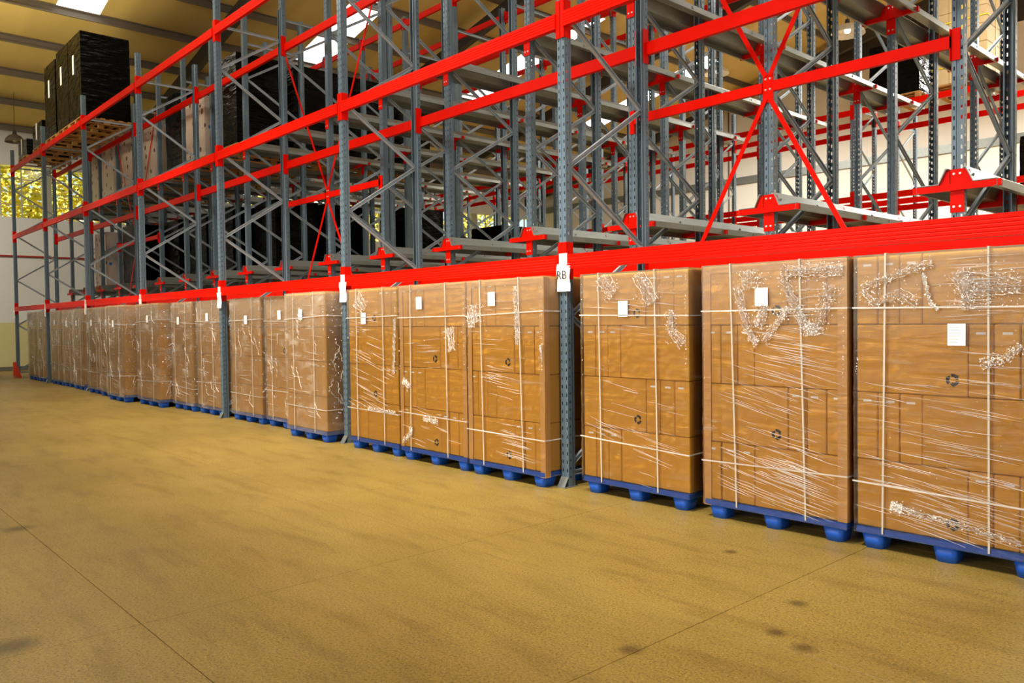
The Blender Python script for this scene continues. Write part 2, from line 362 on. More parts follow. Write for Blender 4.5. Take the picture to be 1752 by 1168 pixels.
while x < XR:
    obj('purlin', MB().prism([(u+x, v+roof_z(x)-.21) for u, v in cprof], YF, YB, 'y'), M['purlin'], ceil); x += 1.88
for yr in (-9.2, -2.4, 4.35, 11.1, 17.9, 24.7):
    for (a, b) in ((XL, RIDGE), (RIDGE, XR)):
        za, zb = roof_z(a)-.21, roof_z(b)-.21
        obj('rafter', MB().poly([(a,yr-.1,za-.4),(b,yr-.1,zb-.4),(b,yr+.1,zb-.4),(a,yr+.1,za-.4),(a,yr-.1,za),(b,yr-.1,zb),(b,yr+.1,zb),(a,yr+.1,za)],
            [(0,3,2,1),(4,5,6,7),(0,1,5,4),(1,2,6,5),(2,3,7,6),(3,0,4,7)]), M['darksteel'], ceil)

# trees outside the left windows, and the ground they stand on
struct('ground', MB().box(-60, XL-.3, -25, 45, -.3, -.05), M['grass'])
for i, (tx, ty, h, r) in enumerate(((-31.2, -4.6, 9.0, 2.95), (-31.2, 1.4, 8.8, 2.95), (-31.2, 7.4, 9.4, 2.95), (-31.2, 13.4, 9.0, 2.95), (-31.2, 19.4, 9.3, 2.95), (-31.2, 25.4, 9.0, 2.95), (-37.2, -1.6, 10.5, 2.95), (-37.2, 4.4, 10.8, 2.95), (-37.2, 10.4, 10.4, 2.95), (-37.2, 16.4, 10.6, 2.95), (-37.2, 22.4, 10.5, 2.95))):
    t = thing('tree', 'sunlit yellow-green leafy tree outside the left windows, %s of the %s row' % (ORD[i % 6], 'near' if i < 6 else 'far'), 'tree', (tx, ty, -.05), 'trees outside the left windows')
    obj('trunk', MB().tube((0,0,0), (.1,0,h*.6), .18, .09).tube((.1,0,h*.45), (.8,.9,h*.75), .07, .03).tube((.1,0,h*.4), (-.6,-.9,h*.75), .07, .03), M['bark'], t)
    lf = MB(); rr = random.Random(i)
    for _ in range(3000):
        u = Vector((rr.gauss(0,1), rr.gauss(0,1), rr.gauss(0,1))).normalized()*(rr.random()**.35)
        c = Vector((u.x*r*.92, u.y*r*.92, h*.62+u.z*h*.36)); a = Vector((rr.gauss(0,1), rr.gauss(0,1), rr.gauss(0,.6))).normalized()*rr.uniform(.10,.19); b = a.orthogonal().normalized()*rr.uniform(.06,.1)
        lf.poly([c-a, c+b*.9, c+a, c-b*.9], [(0,1,2,3)])
    o = obj('foliage', lf, M['leaf'], t); o['kind'] = 'stuff'

# ------------------------------------------------------------------ rack uprights, frames
def seg_strip(mb, p0, p1, cols, h, pitch, hh, off=0):
    # one wall of a rolled section from p0 to p1 (plan), punched with slot columns
    (x0, y0), (x1, y1) = p0, p1
    P = lambda t, z: (x0+(x1-x0)*t, y0+(y1-y0)*t, z)
    ts = [0]+[v for c in cols for v in c]+[1]
    for i in range(len(ts)-1):
        a, b = ts[i], ts[i+1]
        if i % 2 == 0: mb.poly([P(a,0), P(b,0), P(b,h), P(a,h)], [(0,1,2,3)])
        else:
            z = 0; k = .06+off
            while k+hh < h:
                mb.poly([P(a,z), P(b,z), P(b,k), P(a,k)], [(0,1,2,3)]); z = k+hh; k += pitch
            mb.poly([P(a,z), P(b,z), P(b,h), P(a,h)], [(0,1,2,3)])
def upright_mesh(h, name):
    mb = MB()
    pr = [(-.026,.092), (-.036,.092), (-.036,.062), (-.0435,.052), (-.0435,0), (-.011,0), (-.007,.007), (.007,.007), (.011,0), (.0435,0), (.0435,.052), (.036,.062), (.036,.092), (.026,.092)]
    for i in range(len(pr)-1):
        if i in (4, 8): seg_strip(mb, pr[i], pr[i+1], ((.38,.72),), h, .075, .03)
        elif i in (3, 9): seg_strip(mb, pr[i], pr[i+1], ((.42,.66),), h, .075, .022, .02)
        else: mb.poly([(*pr[i],0), (*pr[i+1],0), (*pr[i+1],h), (*pr[i],h)], [(0,1,2,3)])
    return mb.mesh(name, M['steel'])
UP_F = upright_mesh(6.72, 'upright'); UP_S = upright_mesh(7.55, 'upright'); UP_R = upright_mesh(7.0, 'upright')
foot = MB().box(-.06,.06,-.07,.10,0,.006).poly([(-.045,-.004,.09),(.045,-.004,.09),(.045,-.055,.006),(-.045,-.055,.006),(-.045,-.001,.09),(.045,-.001,.09)], [(0,1,2,3),(0,4,5,1)]).mesh('foot_plate', M['galv'])
def brace_mesh(z0, z1, y0, y1):
    # small channel in the frame plane with its open side turned sideways
    mb = MB(); p, q = (0,y0,z0), (0,y1,z1)
    mb.bar(p, q, .042, .004, (1,0,0))
    d = Vector((0, y1-y0, z1-z0)).normalized(); n = d.cross(Vector((1,0,0)))*.019
    for sg in (-1, 1):
        o = n*sg
        mb.bar((.012, y0+o.y, z0+o.z), (.012, y1+o.y, z1+o.z), .004, .024, (1,0,0))
    return mb.mesh('brace', M['brace'])
def frame_parts(depth, h, front_first, top):
    # zigzag: list of (z0,y0,z1,y1)
    L = []; zf, zr = (.20, .87) if front_first else (.87, .20)
    a, b = .07, depth-.07
    nodes = []; z = .20; side = 0 if front_first else 1
    while z < top: nodes.append((z, a if side == 0 else b)); z += .666; side = 1-side
    for n0, n1 in zip(nodes, nodes[1:]): L.append((n0[0], n1[0], n0[1], n1[1]))
    L.append((.12, .12, a, b)); L.append((nodes[-1][0], nodes[-1][0], a, b))
    return L
SEL = [brace_mesh(*q) for q in frame_parts(1.18, 6.72, True, 6.4)]
SHU = [brace_mesh(*q) for q in frame_parts(1.27, 7.55, False, 7.4)]
REA = [brace_mesh(*q) for q in frame_parts(1.18, 7.0, True, 6.8)]
def frame(name, label, group, x, y, up, braces, base=True, dep=1.18):
    t = thing(name, label, 'rack frame', (x, y, 0), group)
    link('upright', up, t); link('upright', up, t, (0, dep, 0), (0, 0, math.pi))
    for b in braces: link('brace', b, t)
    if base: link('foot_plate', foot, t); link('foot_plate', foot, t, (0, dep, 0), (0,0,math.pi))
    return t
BAY = 3.779; NU = [(k-6)*BAY-.037 for k in range(8)]
for k, x in enumerate(NU):
    t = frame('upright_frame', 'grey perforated upright frame of the front rack, %s from the %s' % (('leftmost' if k == 0 else ORD[k]), 'left') if k else 'leftmost grey upright frame of the front rack, red guard at its foot',
          'front rack frames', x, 0, UP_F, SEL)
    if k == 0:
        g2 = MB()
        for yy in (-.11, .0):
            pass
        g2.prism([(-.30,0), (.80,0), (.80,.03), (.06,.43), (-.30,.43)], -.035, -.022, 'y'); g2.box(-.30,-.29,-.022,.10,0,.43)
        tag(obj('post_guard', g2, M['red'], None, (x, 0, 0)), 'red steel corner guard on the floor around the leftmost rack upright', 'guard')

# ------------------------------------------------------------------ load beams
def beam_mesh(L):
    # front face turned to -Y with shallow grooves, step at the top rear
    pr = [(.025,0), (-.025,0)]
    for z in (.026, .050, .074, .098): pr += [(-.025, z-.005), (-.0222, z), (-.025, z+.005)]
    pr += [(-.025,.13), (.008,.13), (.008,.108), (.025,.108)]
    return MB().prism(pr, 0, L, 'x').mesh('beam', M['red'])
BM = beam_mesh(BAY-.092)
def conn_mesh(sg):
    mb = MB(); x0, x1 = sorted((0, -sg*.007)); mb.box(x0, x1, -.012, .075, -.088, .242)
    x0, x1 = sorted((-sg*.007, sg*.0425)); mb.box(x0 if sg > 0 else x0, x1, -.012, -.004, -.088, .242)
    return mb.mesh('end_connector', M['red'])
def conn(sg):
    # L-shaped plate: sg=+1 plate at the beam's left end, wraps the upright to the left
    mb = MB()
    x0, x1 = sorted((0, sg*.006)); mb.box(x0, x1, -.010, .078, -.088, .242)
    x0, x1 = sorted((sg*.006, -sg*.042)); mb.box(x0, x1, -.010, -.003, -.088, .242)
    me = mb.mesh('end_connector', M['red']); return me
CL, CR = conn(1), conn(-1)
rivet = MB()
for z in (-.06, -.02, .05, .09, .16, .2): rivet.tube((0,-.010,z), (0,-.013,z), .006, n=6)
LV = [1.945, 4.075, 6.03]; LVN = ['lowest', 'middle', 'top']
def beams(rowname, y, flip, levels, xs, group, m=None):
    for i in range(len(xs)-1):
        for l in levels:
            n = len(xs)-1-i
            b = tag(link('load_beam', None, None, (xs[i]+.046, y, LV[l])), 'red box beam, %s, %s level, %s bay from the right' % (rowname, LVN[l], ORD[n-1]), 'beam', group)
            if flip: 
                link('beam_profile', BM, b, (BAY-.092, 0, 0), (0,0,math.pi)); link('end_connector', CR, b, (0, .0, 0), (0,0,math.pi)); link('end_connector', CL, b, (BAY-.092, .0, 0), (0,0,math.pi))
            else:
                link('beam_profile', BM, b); link('end_connector', CL, b, (0,0,0)); link('end_connector', CR, b, (BAY-.092, 0, 0))
beams('front face of the front rack', 0, False, (0,1,2), NU, 'front rack beams')
beams('rear side of the front rack', 1.18, True, (0,1,2), NU, 'front rack rear beams')
print('front rack done')

# ------------------------------------------------------------------ shuttle lanes: post lines, rails, brackets
PXJ = [2.70-1.58*j for j in range(17)]
ROWS = [1.50, 4.13, 6.76]; RN = ['front', 'middle', 'rear']
SL = [2.28, 4.65]
def bracket_mesh():
    mb = MB(); mb.box(-.05,.05,-.008,-.001,0,.33)                       # plate
    mb.box(-.31,.31,-.045,-.008,.165,.215)                               # arm
    for sg in (-1, 1):                                                  # wings
        a, b = sorted((sg*.05, sg*.11))
        mb.poly([(sg*.05,-.02,.215),(sg*.12,-.02,.215),(sg*.09,-.02,.315),(sg*.05,-.02,.325),(sg*.05,-.012,.215),(sg*.12,-.012,.215),(sg*.09,-.012,.315),(sg*.05,-.012,.325)],
                [(0,1,2,3),(7,6,5,4),(0,4,5,1),(1,5,6,2),(2,6,7,3),(3,7,4,0)])
    return mb.mesh('support_bracket', M['red'])
BR = bracket_mesh(); BOLT = MB().tube((0,-.008,0), (0,-.016,0), .011, .008, n=8).mesh('bolt', M['bolt'])
for r, y in enumerate(ROWS):
    for j, x in enumerate(PXJ):
        t = frame('shuttle_frame', 'grey bracketed upright frame behind the front rack, %s row, %s post line from the right' % (RN[r], ORD[j]), 'shuttle lane frames', x, y, UP_S, SHU, dep=1.27)
        for l, z in enumerate(SL):
            b = link('support_bracket', BR, t, (0, 0, z)); link('support_bracket', BR, t, (0, 1.27, z), (0,0,math.pi))
            if r == 0 or (l == 1 and j < 6):
                for bx in (-.022, .022):
                    for bz in (.045, .295): link('bolt', BOLT, b, (bx, 0, bz))
def rail_mesh(sg):
    t = .006
    pr = [(.055,.335), (.075,.338), (.125,.225), (.285,.225), (.285,.165), (.262,.165), (.262,.171), (.279,.171), (.279,.219), (.120,.219), (.068,.329), (.055,.329)]
    pr = [(sg*a, b) for a, b in pr]
    if sg < 0: pr = pr[::-1]
    mb = MB().prism(pr, 1.455, 8.55, 'y')
    for yy in (1.52, 2.2, 3.4, 4.15, 5.3, 6.0, 6.8, 7.9, 8.4):
        x0, x1 = sorted((sg*.285, sg*.291)); mb.box(x0, x1, yy-.012, yy+.012, .188, .208)
        mb.tube((sg*.10, yy, .27), (sg*.11, yy, .285), .012, .009, n=6)
    return mb.mesh('pallet_rail', M['galv'])
RL = {1: rail_mesh(1), -1: rail_mesh(-1)}
for j, x in enumerate(PXJ):
    for l, z in enumerate(SL):
        for sg in (-1, 1):
            tag(link('pallet_rail', RL[sg], None, (x, 0, z)), 'galvanised pallet rail, %s lane level, %s side of the %s post line from the right' % (('lower', 'upper')[l], ('left', '', 'right')[sg+1], ORD[j]), 'rail', 'shuttle lane rails')
# spine bracing: tie beam, gusset and two flat diagonals on the front posts
for n, j in enumerate((1, 6, 12)):
    x = PXJ[j]
    t = thing('cross_bracing', ('red cross bracing on a tie beam, right end of the front post row', 'red cross bracing on a tie beam, middle of the front post row', 'red cross bracing on a tie beam, left end of the front post row')[n], 'bracing', (x, 1.5, 3.575), 'spine cross bracings')
    obj('gusset_plate', MB().box(-.052,.052,-.012,-.001,-.135,.125), M['red'], t)
    for bx in (-.022, .022):
        for bz in (-.02, .075): link('bolt', BOLT, t, (bx, -.004, bz))
    for sg in (-1, 1):
        a, b = sorted((sg*.052, sg*(1.58-.0435))); obj('tie_beam', MB().box(a, b, -.03, .01, -.046, .046), M['red'], t)
        a, b = sorted((sg*(1.58-.0435), sg*(1.58-.0495))); 
        obj('end_plate', MB().box(min(a, b), max(a, b), -.03, .05, -.14, .10).box(min(sg*1.5305, sg*1.60), max(sg*1.5305, sg*1.60), -.010, -.003, -.14, .10), M['red'], t)
        obj('diagonal', MB().bar((sg*.02, -.018, .10), (sg*1.55, -.018, 2.92), .043, .006, (0,1,0)), M['red'], t)
        obj('diagonal', MB().bar((sg*.02, -.018, -.10), (sg*1.55, -.018, -2.86), .043, .006, (0,1,0)), M['red'], t)
# top ties joining the post lines
tie = MB().box(.046, 1.534, -.02, .02, -.055, .055); tieM = tie.mesh('tie_profile', M['red'])
tplate = MB().box(-.006, .0, -.03, .07, -.11, .11).box(-.05, 0, -.012, -.004, -.11, .11).mesh('end_plate', M['red'])
for r, y in enumerate((4.13, 5.40, 6.76, 8.03)):
    for j in range(16):
        t = thing('top_tie', 'red tie beam across the post tops, %s tie row, %s lane from the right' % (ORD[r], ORD[j]), 'beam', (PXJ[j+1], y, 7.39), 'top tie beams')
        link('tie_profile', tieM, t); link('end_plate', tplate, t, (.05, 0, 0)); link('end_plate', tplate, t, (1.53, .06, 0), (0,0,math.pi))

# ------------------------------------------------------------------ rear rack
XRE = [-3.35+BAY*k for k in range(-5, 3)]
LVR = [4.075, 6.03]
for k, x in enumerate(XRE):
    frame('rear_rack_frame', 'grey perforated upright frame of the rear rack, %s from the right' % ORD[len(XRE)-1-k], 'rear rack frames', x, 12.9, UP_R, REA)
beams('front face of the rear rack', 12.9, False, (1,2), XRE, 'rear rack beams')
beams('rear side of the rear rack', 14.08, True, (1,2), XRE, 'rear rack rear beams')
for k, x in enumerate(XRE):
    frame('far_rack_frame', 'grey perforated upright frame of the farthest rack, %s from the right' % ORD[len(XRE)-1-k], 'farthest rack frames', x, 15.3, UP_R, REA)
beams('front face of the farthest rack', 15.3, False, (1,2), XRE, 'farthest rack beams')

# ------------------------------------------------------------------ pallet loads on the floor
def footm():
    def ring(hx, hy, z, c=.035):
        o = []
        for cx, cy, a0 in ((hx-c,hy-c,0),(-hx+c,hy-c,90),(-hx+c,-hy+c,180),(hx-c,-hy+c,270)):
            for q in range(5):
                a = math.radians(a0+22.5*q); o.append((cx+c*math.cos(a), cy+c*math.sin(a), z))
        return o
    r0, r1 = ring(.058,.075,0), ring(.075,.09,.10)
    me = MB().poly(r0+r1, [(i, (i+1) % 20, (i+1) % 20+20, i+20) for i in range(20)]+[tuple(range(20))[::-1], tuple(range(20,40))]).mesh('foot', M['blue'])
    for p in me.polygons: p.use_smooth = len(p.vertices) == 4
    return me
FT = footm()
def deck(w, d):
    mb = MB().bevbox(0, w, 0, d, .095, .140, .008)
    return mb.mesh('deck', M['blue'])
H0, H1 = .142, 1.878; LH = (H1-H0)/4
BIGF = .62
def carton(w, d, h): return MB().bevbox(.002, w-.002, .002, d-.002, .002, h-.002, .006)
sticker = MB().box(-.026,.026,-.0012,0,-.007,.007).mesh('sticker', M['paper'])
def recycle():
    mb = MB(); R = .034
    for k in range(3):
        a = math.radians(90+120*k); c, s = math.cos(a), math.sin(a)
        def T(u, v): return (u*c-v*s, -.0008, u*s+v*c)
        # corner chevron: arm in, bend, arm out with an arrow head
        def A(r, g): return T(r*math.sin(math.radians(g)), r*math.cos(math.radians(g)))
        n_ = 5; pts = [A(r, -48+70*i/n_) for i in range(n_+1) for r in (.019, .038)]
        mb.poly(pts, [(2*i, 2*i+1, 2*i+3, 2*i+2) for i in range(n_)])
        mb.poly([A(.013, 18), A(.045, 18), A(.030, 60)], [(0,1,2)])
    return mb.mesh('recycling_mark', M['ink'])
REC = recycle()
cache = {}
def cm(w, d):
    key = (round(w, 3), round(d, 3))
    if key not in cache: cache[key] = carton(w, d, LH).mesh('carton', M['card'])
    return cache[key]
def crumple(mb, pts, width, rr, amp=.012, n=40):
    # a creased ribbon of film along a polyline in the face plane (x,z), lifted off it in -y
    P = [Vector((p[0], 0, p[1])) for p in pts]; seg = []
    for a, b, k in zip(P, P[1:], range(99)):
        m = max(2, int(n*(b-a).length)); seg += [a.lerp(b, i/m) for i in range(m)]
    seg.append(P[-1]); cols = 7; V = []
    for i, c in enumerate(seg):
        d = (seg[min(i+1, len(seg)-1)]-seg[max(i-1, 0)]).normalized(); nrm = Vector((d.z, 0, -d.x))
        wd = width[0]+(width[1]-width[0])*i/(len(seg)-1)
        for q in range(cols):
            t = q/(cols-1)-.5
            e = c+nrm*t*wd+d*rr.uniform(-.01,.01); e.z = min(max(e.z, .0), LIM[1]); e.x = min(max(e.x, .004), LIM[0]-.004); V.append((e.x+rr.uniform(-.004,.004), -.004-amp*rr.random()*(1-abs(2*t))-.002, e.z+rr.uniform(-.004,.004)))
    F = [(i*cols+q, i*cols+q+1, (i+1)*cols+q+1, (i+1)*cols+q) for i in range(len(seg)-1) for q in range(cols-1)]
    mb.poly(V, F)
LIM = [1.1, 1.732]
def edge_line(mb, pts, rr, wdt, jit=.006):
    # thin tight crease of film along a wandering line, standing proud of the skin
    P = [Vector((p[0], 0, p[1])) for p in pts]; seg = []
    for a, b in zip(P, P[1:]):
        m = max(2, int(45*(b-a).length)); seg += [a.lerp(b, i/m) for i in range(m)]
    seg.append(P[-1]); V = []
    for i, c in enumerate(seg):
        d = (seg[min(i+1, len(seg)-1)]-seg[max(i-1, 0)]).normalized(); nr = Vector((d.z, 0, -d.x))
        c = c+nr*rr.gauss(0, jit); ww = wdt*rr.uniform(.3, 1.3); c.z = min(max(c.z, .0), LIM[1]); c.x = min(max(c.x, .004), LIM[0]-.004)
        V += [(c.x-nr.x*ww/2, -.004, c.z-nr.z*ww/2), (c.x, -.009-rr.random()*.006, c.z), (c.x+nr.x*ww/2, -.004, c.z+nr.z*ww/2)]
    F = []
    for i in range(len(seg)-1): F += [(3*i, 3*i+1, 3*i+4, 3*i+3), (3*i+1, 3*i+2, 3*i+5, 3*i+4)]
    mb.poly(V, F)
def specks(mb, pts, wd, n, rr, s0=.0025, s1=.006):
    P = [Vector((p[0], 0, p[1])) for p in pts]
    for _ in range(n):
        k = rr.randrange(len(P)-1); t = rr.random(); c = P[k].lerp(P[k+1], t); d = (P[k+1]-P[k]).normalized(); nr = Vector((d.z, 0, -d.x))
        c = c+nr*rr.gauss(0, .32)*wd
        if not (.0 < c.z < LIM[1] and .004 < c.x < LIM[0]-.004): continue
        q = rr.uniform(s0, s1); a = Vector((rr.gauss(0,1), rr.gauss(0,.3), rr.gauss(0,1))).normalized()*q; b = a.cross(Vector((0,1,0)))*rr.uniform(.25,.7)
        b.y = rr.gauss(0,.4)*q; o = Vector((0,-.010,0))
        mb.poly([c+o-a, c+o+b, c+o+a, c+o-b], [(0,1,2,3)])
def ridges(mb, x0, x1, z0, z1, n, slope, rr, l0=.08, l1=.42):  # thin film ridges; their white paints in reflected streaks
    for _ in range(n):
        L = rr.uniform(l0, l1); x = rr.uniform(x0, max(x0+.01, x1-L)); z = rr.uniform(z0, z1); sl = slope+rr.gauss(0,.035); q = rr.uniform(.0010,.0026)
        if x+L > x1+.02: L = x1-x
        mm_ = 4; V = []
        for i in range(mm_+1):
            t = i/mm_; ww = q*(1-abs(2*t-1)**2)+.0002; zz = z+sl*L*t+rr.gauss(0,.0012); V += [(x+L*t, -.003, zz-ww), (x+L*t, -.007, zz), (x+L*t, -.003, zz+ww)]
        F = []
        for i in range(mm_): F += [(3*i, 3*i+3, 3*i+4, 3*i+1), (3*i+1, 3*i+4, 3*i+5, 3*i+2)]
        mb.poly(V, F)
RIDGES = {0: [(0,1.1,.0,1.0,14,-.14),(.05,.5,.40,.55,8,-.25),(.55,1.05,.25,.5,8,-.18),(.0,1.1,1.2,1.7,14,-.1)],
 1: [(.12,1.08,.72,1.02,42,-.24),(.10,1.08,.10,.66,62,-.22),(.40,1.08,.05,.40,36,-.20),(.3,1.08,1.0,1.3,34,-.16),(.6,1.08,1.3,1.7,20,.06)],
 2: [(.0,1.06,.50,.95,34,-.10),(.2,1.06,.03,.45,60,-.16),(.45,1.06,1.3,1.72,46,.02),(.0,.5,.1,.5,12,-.1),(.4,1.06,.95,1.15,12,-.06)],
 3: [(0,1.0,.4,1.2,40,-.24),(0,1.0,1.2,1.7,16,-.1)], 4: [(0,1.1,.05,.5,14,-.1),(0,1.1,.85,1.2,14,.05)], 5: [(.4,.95,.05,.4,24,-.08),(.2,.8,.55,.95,16,-.1),(0,1.0,1.0,1.7,12,-.05)]}
LOADS = [  # bay, position word, x0, x1, y0, narrow side of the top layer, options
 (6,'left',.21,1.31,-.03,'R','near'), (6,'middle',1.46,2.55,-.04,'R','near boards'), (6,'right',2.605,3.675,-.02,'L','near'),
 (5,'left',-3.46,-2.43,-.16,'R','near'), (5,'middle',-2.35,-1.21,-.18,'L','near boards'), (5,'right',-1.165,-.105,-.19,'L','near boards'),
 (4,'left',-7.33,-6.27,.04,'R',''), (4,'middle',-6.17,-5.12,.07,'L',''), (4,'right',-4.98,-3.94,-.2,'R',''),
 (3,'left',-11.15,-9.95,-.17,'R',''), (3,'middle',-9.78,-8.82,0,'L',''), (3,'right',-8.69,-7.70,.03,'R',''),
 (2,'left',-14.8,-13.75,-.1,'R',''), (2,'middle',-13.7,-12.68,-.15,'L',''), (2,'right',-12.62,-11.50,-.3,'R',''),
 (1,'left',-18.55,-17.45,0,'L',''), (1,'middle',-17.35,-16.3,0,'R',''), (1,'right',-16.2,-15.25,-.05,'L',''),
 (0,'left',-21.15,-20.1,0,'R',''), (0,'right',-20.0,-19.05,0,'L','')]
BN = {6:'the rightmost bay', 5:'the second bay from the right', 4:'the third bay from the right', 3:'the fourth bay from the right', 2:'the third bay from the left', 1:'the second bay from the left', 0:'the leftmost bay'}
FOLDS = {0: [([(.247,1.73),(.323,1.629),(.386,1.564)],(.16,.10)), ([(.621,1.726),(.715,1.604),(.778,1.481)],(.12,.13)), ([(.958,1.422),(.951,1.263),(1.076,1.16)],(.02,.10))],
 1: [([(.294,1.585),(.378,1.285),(.424,1.202),(.47,1.185)],(.06,.03)), ([(.694,1.421),(.637,1.341),(.502,1.186)],(.03,.05)), ([(.526,1.441),(.457,1.285)],(.05,.09)), ([(.643,1.648),(.758,1.412),(.825,1.276)],(.06,.07)),
     ([(1.001,1.568),(.949,1.416),(.888,1.268)],(.10,.05)), ([(.859,1.315),(.863,1.229)],(.08,.09)), ([(.638,1.672),(1.076,1.664)],(.06,.09)), ([(.394,1.693),(.403,1.552)],(.16,.10))],
 2: [([(.048,1.542),(.30,1.62),(.476,1.677)],(.025,.05)), ([(.048,1.523),(.126,1.443),(.288,1.489),(.395,1.425)],(.03,.07)), ([(.422,1.609),(.463,1.434),(.509,1.388)],(.015,.012)), ([(.619,1.62),(.663,1.501),(.673,1.385)],(.11,.04)),
     ([(.641,1.526),(.944,1.514)],(.16,.07)), ([(.739,1.068),(.862,1.106),(.952,1.177)],(.05,.03)), ([(.257,.157),(.40,.135),(.615,.111),(.95,.059)],(.03,.03)), ([(.23,.165),(.30,.15)],(.04,.05))],
 3: [([(.224,1.638),(.41,1.498)],(.22,.10)), ([(1.016,1.39),(.976,.777)],(.03,.03)), ([(.437,.362),(1.009,.352)],(.03,.02))],
 4: [([(.91,1.293),(.952,1.058)],(.12,.07)), ([(.073,.723),(.203,.654)],(.07,.05)), ([(.439,.339),(.692,.318)],(.05,.04)), ([(.055,.053),(.211,.151),(.213,.226)],(.012,.05))],
 5: [([(.129,1.518),(.152,1.337)],(.18,.10)), ([(.717,1.665),(.739,1.131)],(.04,.03)), ([(1.058,1.136),(1.085,.981)],(.06,.04)), ([(.071,1.292),(.074,1.434)],(.10,.08))]}
for n, (bay, pos, x0, x1, y0, top, opt) in enumerate(LOADS):
    rr = random.Random(100+n); W = x1-x0; LIM[0] = W; D = 1.08; near = 'near' in opt
    where = '%s %s of %s' % (pos, 'stack', BN[bay])
    p = thing('plastic_pallet', 'blue plastic pallet under the %s' % where, 'pallet', (x0, y0, 0), 'blue plastic pallets')
    link('deck', deck(W, D+.02), p)
    for fx in (.10, W/2, W-.10):
        for fy in (.10, .55, 1.0): link('foot', FT, p, (fx, fy, 0))
    t = thing('carton_stack', 'film-wrapped brown cartons, %s' % where, 'pallet load', (x0, y0+.012, H0), 'film-wrapped carton stacks')
    bw = W*BIGF; nwid = (W-bw)/3
    for lay in range(4):
        z = (3-lay)*LH; side = top if lay % 2 == 0 else ('L' if top == 'R' else 'R')
        xb = 0 if side == 'R' else 3*nwid; xn = bw if side == 'R' else 0
        for back in (0, 1):
            yy = 0 if not back else .50; dd = .498 if not back else .56
            if back: xb, xn = (3*nwid, 0) if xb == 0 else (0, bw)
            o = link('carton', cm(bw, dd), t, (xb+rr.uniform(-.002,.002), yy+rr.uniform(0,.004), z))
            if not back and (near or lay in (1,)) and (lay % 2 == (0 if top == 'R' else 1)) and not (n in (1,) and lay == 0 and False):
                link('recycling_mark', REC, o, (bw-.085 if side == 'R' else bw-.085, .0015, .10))
            for q in range(3):
                o = link('carton', cm(nwid, dd), t, (xn+q*nwid+rr.uniform(-.0015,.0015), yy+rr.uniform(0,.005), z))
                if not back: link('sticker', sticker, o, (nwid*.5+rr.uniform(-.015,.015), .0015, LH-.055))
            if near and n in (0, 5, 8):
                pass
    hh = H1-H0
    for sx in (.17+.05*rr.random(), .70+.06*rr.random()):
        X = sx*W; lean = rr.uniform(-.03,.05) if near else 0
        mb = MB(); mb.bar((X, -.021, hh+.012), (X+lean, -.021, -.03), .011, .003, (0,1,0)); mb.box(X-.0065, X+.0065, -.022, D+.004, hh+.011, hh+.014); mb.box(X-.0065, X+.0065, D+.002, D+.005, 0, hh+.012)
        obj('vertical_strap', mb, M['strap'], t)
    for hz in (hh-.32-.03*rr.random(), .28+.12*rr.random()):
        a = rr.uniform(-.05,.05)
        mb = MB(); mb.bar((-.014,-.025,hz), (W+.016,-.025,hz+a), .010, .005, (0,1,0)); mb.bar((W+.016,-.025,hz+a), (W+.016,D,hz+a*.3), .010, .005, (1,0,0))
        obj('film_rope', mb, M['crease'], t)
    if 'boards' in opt:
        for xe in (0, W):
            sg = 1 if xe == 0 else -1
            zz0 = -.05 if (n == 1 and xe == 0) or (n == 5 and xe) else 0
            mb = MB(); a, b = sorted((xe-sg*.003, xe+sg*.058)); mb.box(a, b, -.006, -.002, zz0, hh); a, b = sorted((xe-sg*.003, xe-sg*.006)); mb.box(a, b, -.006, .06, zz0, hh)
            obj('corner_board', mb, M['cardedge'], t)
        mb = MB().box(0, W, -.0055, -.002, hh-.05, hh+.003).box(0, W, -.0055, .06, hh+.001, hh+.004); obj('top_board', mb, M['cardedge'], t)
    # paper slip under the film
    lx = {0:.43*W, 1:.45*W, 2:.57*W, 3:.36*W, 4:.34*W, 5:.36*W}.get(n, W*rr.uniform(.35,.6)); lz = {0:1.44, 1:1.50, 2:1.24, 3:1.40, 4:1.55, 5:1.56}.get(n, rr.uniform(1.38,1.5))
    pl = obj('paper_slip', MB().box(-.05,.05,-.0095,-.0085,-.065,.065), M['paper'], t, (lx, -.018, lz))
    if near:
        for q in range(6): obj('print_line', MB().box(-.04, -.04+.08*rr.uniform(.5,1), -.0098, -.0096, .045-q*.018-.0015, .045-q*.018+.0015), M['greyink'], pl)
    # the film itself, a loosely fitting skin over front, sides and top
    NX, NZ = (26, 40) if near else (8, 12); g = .010; V = []; F = []
    prof = [(-g, D), (-g, D*.5)] + [(-g+(W+2*g)*i/NX, -g-.004) for i in range(NX+1)] + [(W+g, D*.5), (W+g, D)]
    for k in range(NZ+1):
        z = -.045+(hh+.055)*k/NZ
        for (u, v) in prof:
            jx = rr.uniform(-.003,.003); V.append((u+jx*.5, v-abs(rr.gauss(0,.0025)), z))
    m = len(prof); F = [(k*m+i, k*m+i+1, (k+1)*m+i+1, (k+1)*m+i) for k in range(NZ) for i in range(m-1)]
    b0 = len(V); V += [(-g,-g,hh+.010),(W+g,-g,hh+.010),(W+g,D,hh+.010),(-g,D,hh+.010)]; F.append((b0,b0+1,b0+2,b0+3))
    fo = obj('stretch_film', MB().poly(V, F), M['film' if near else 'film_far'], t)
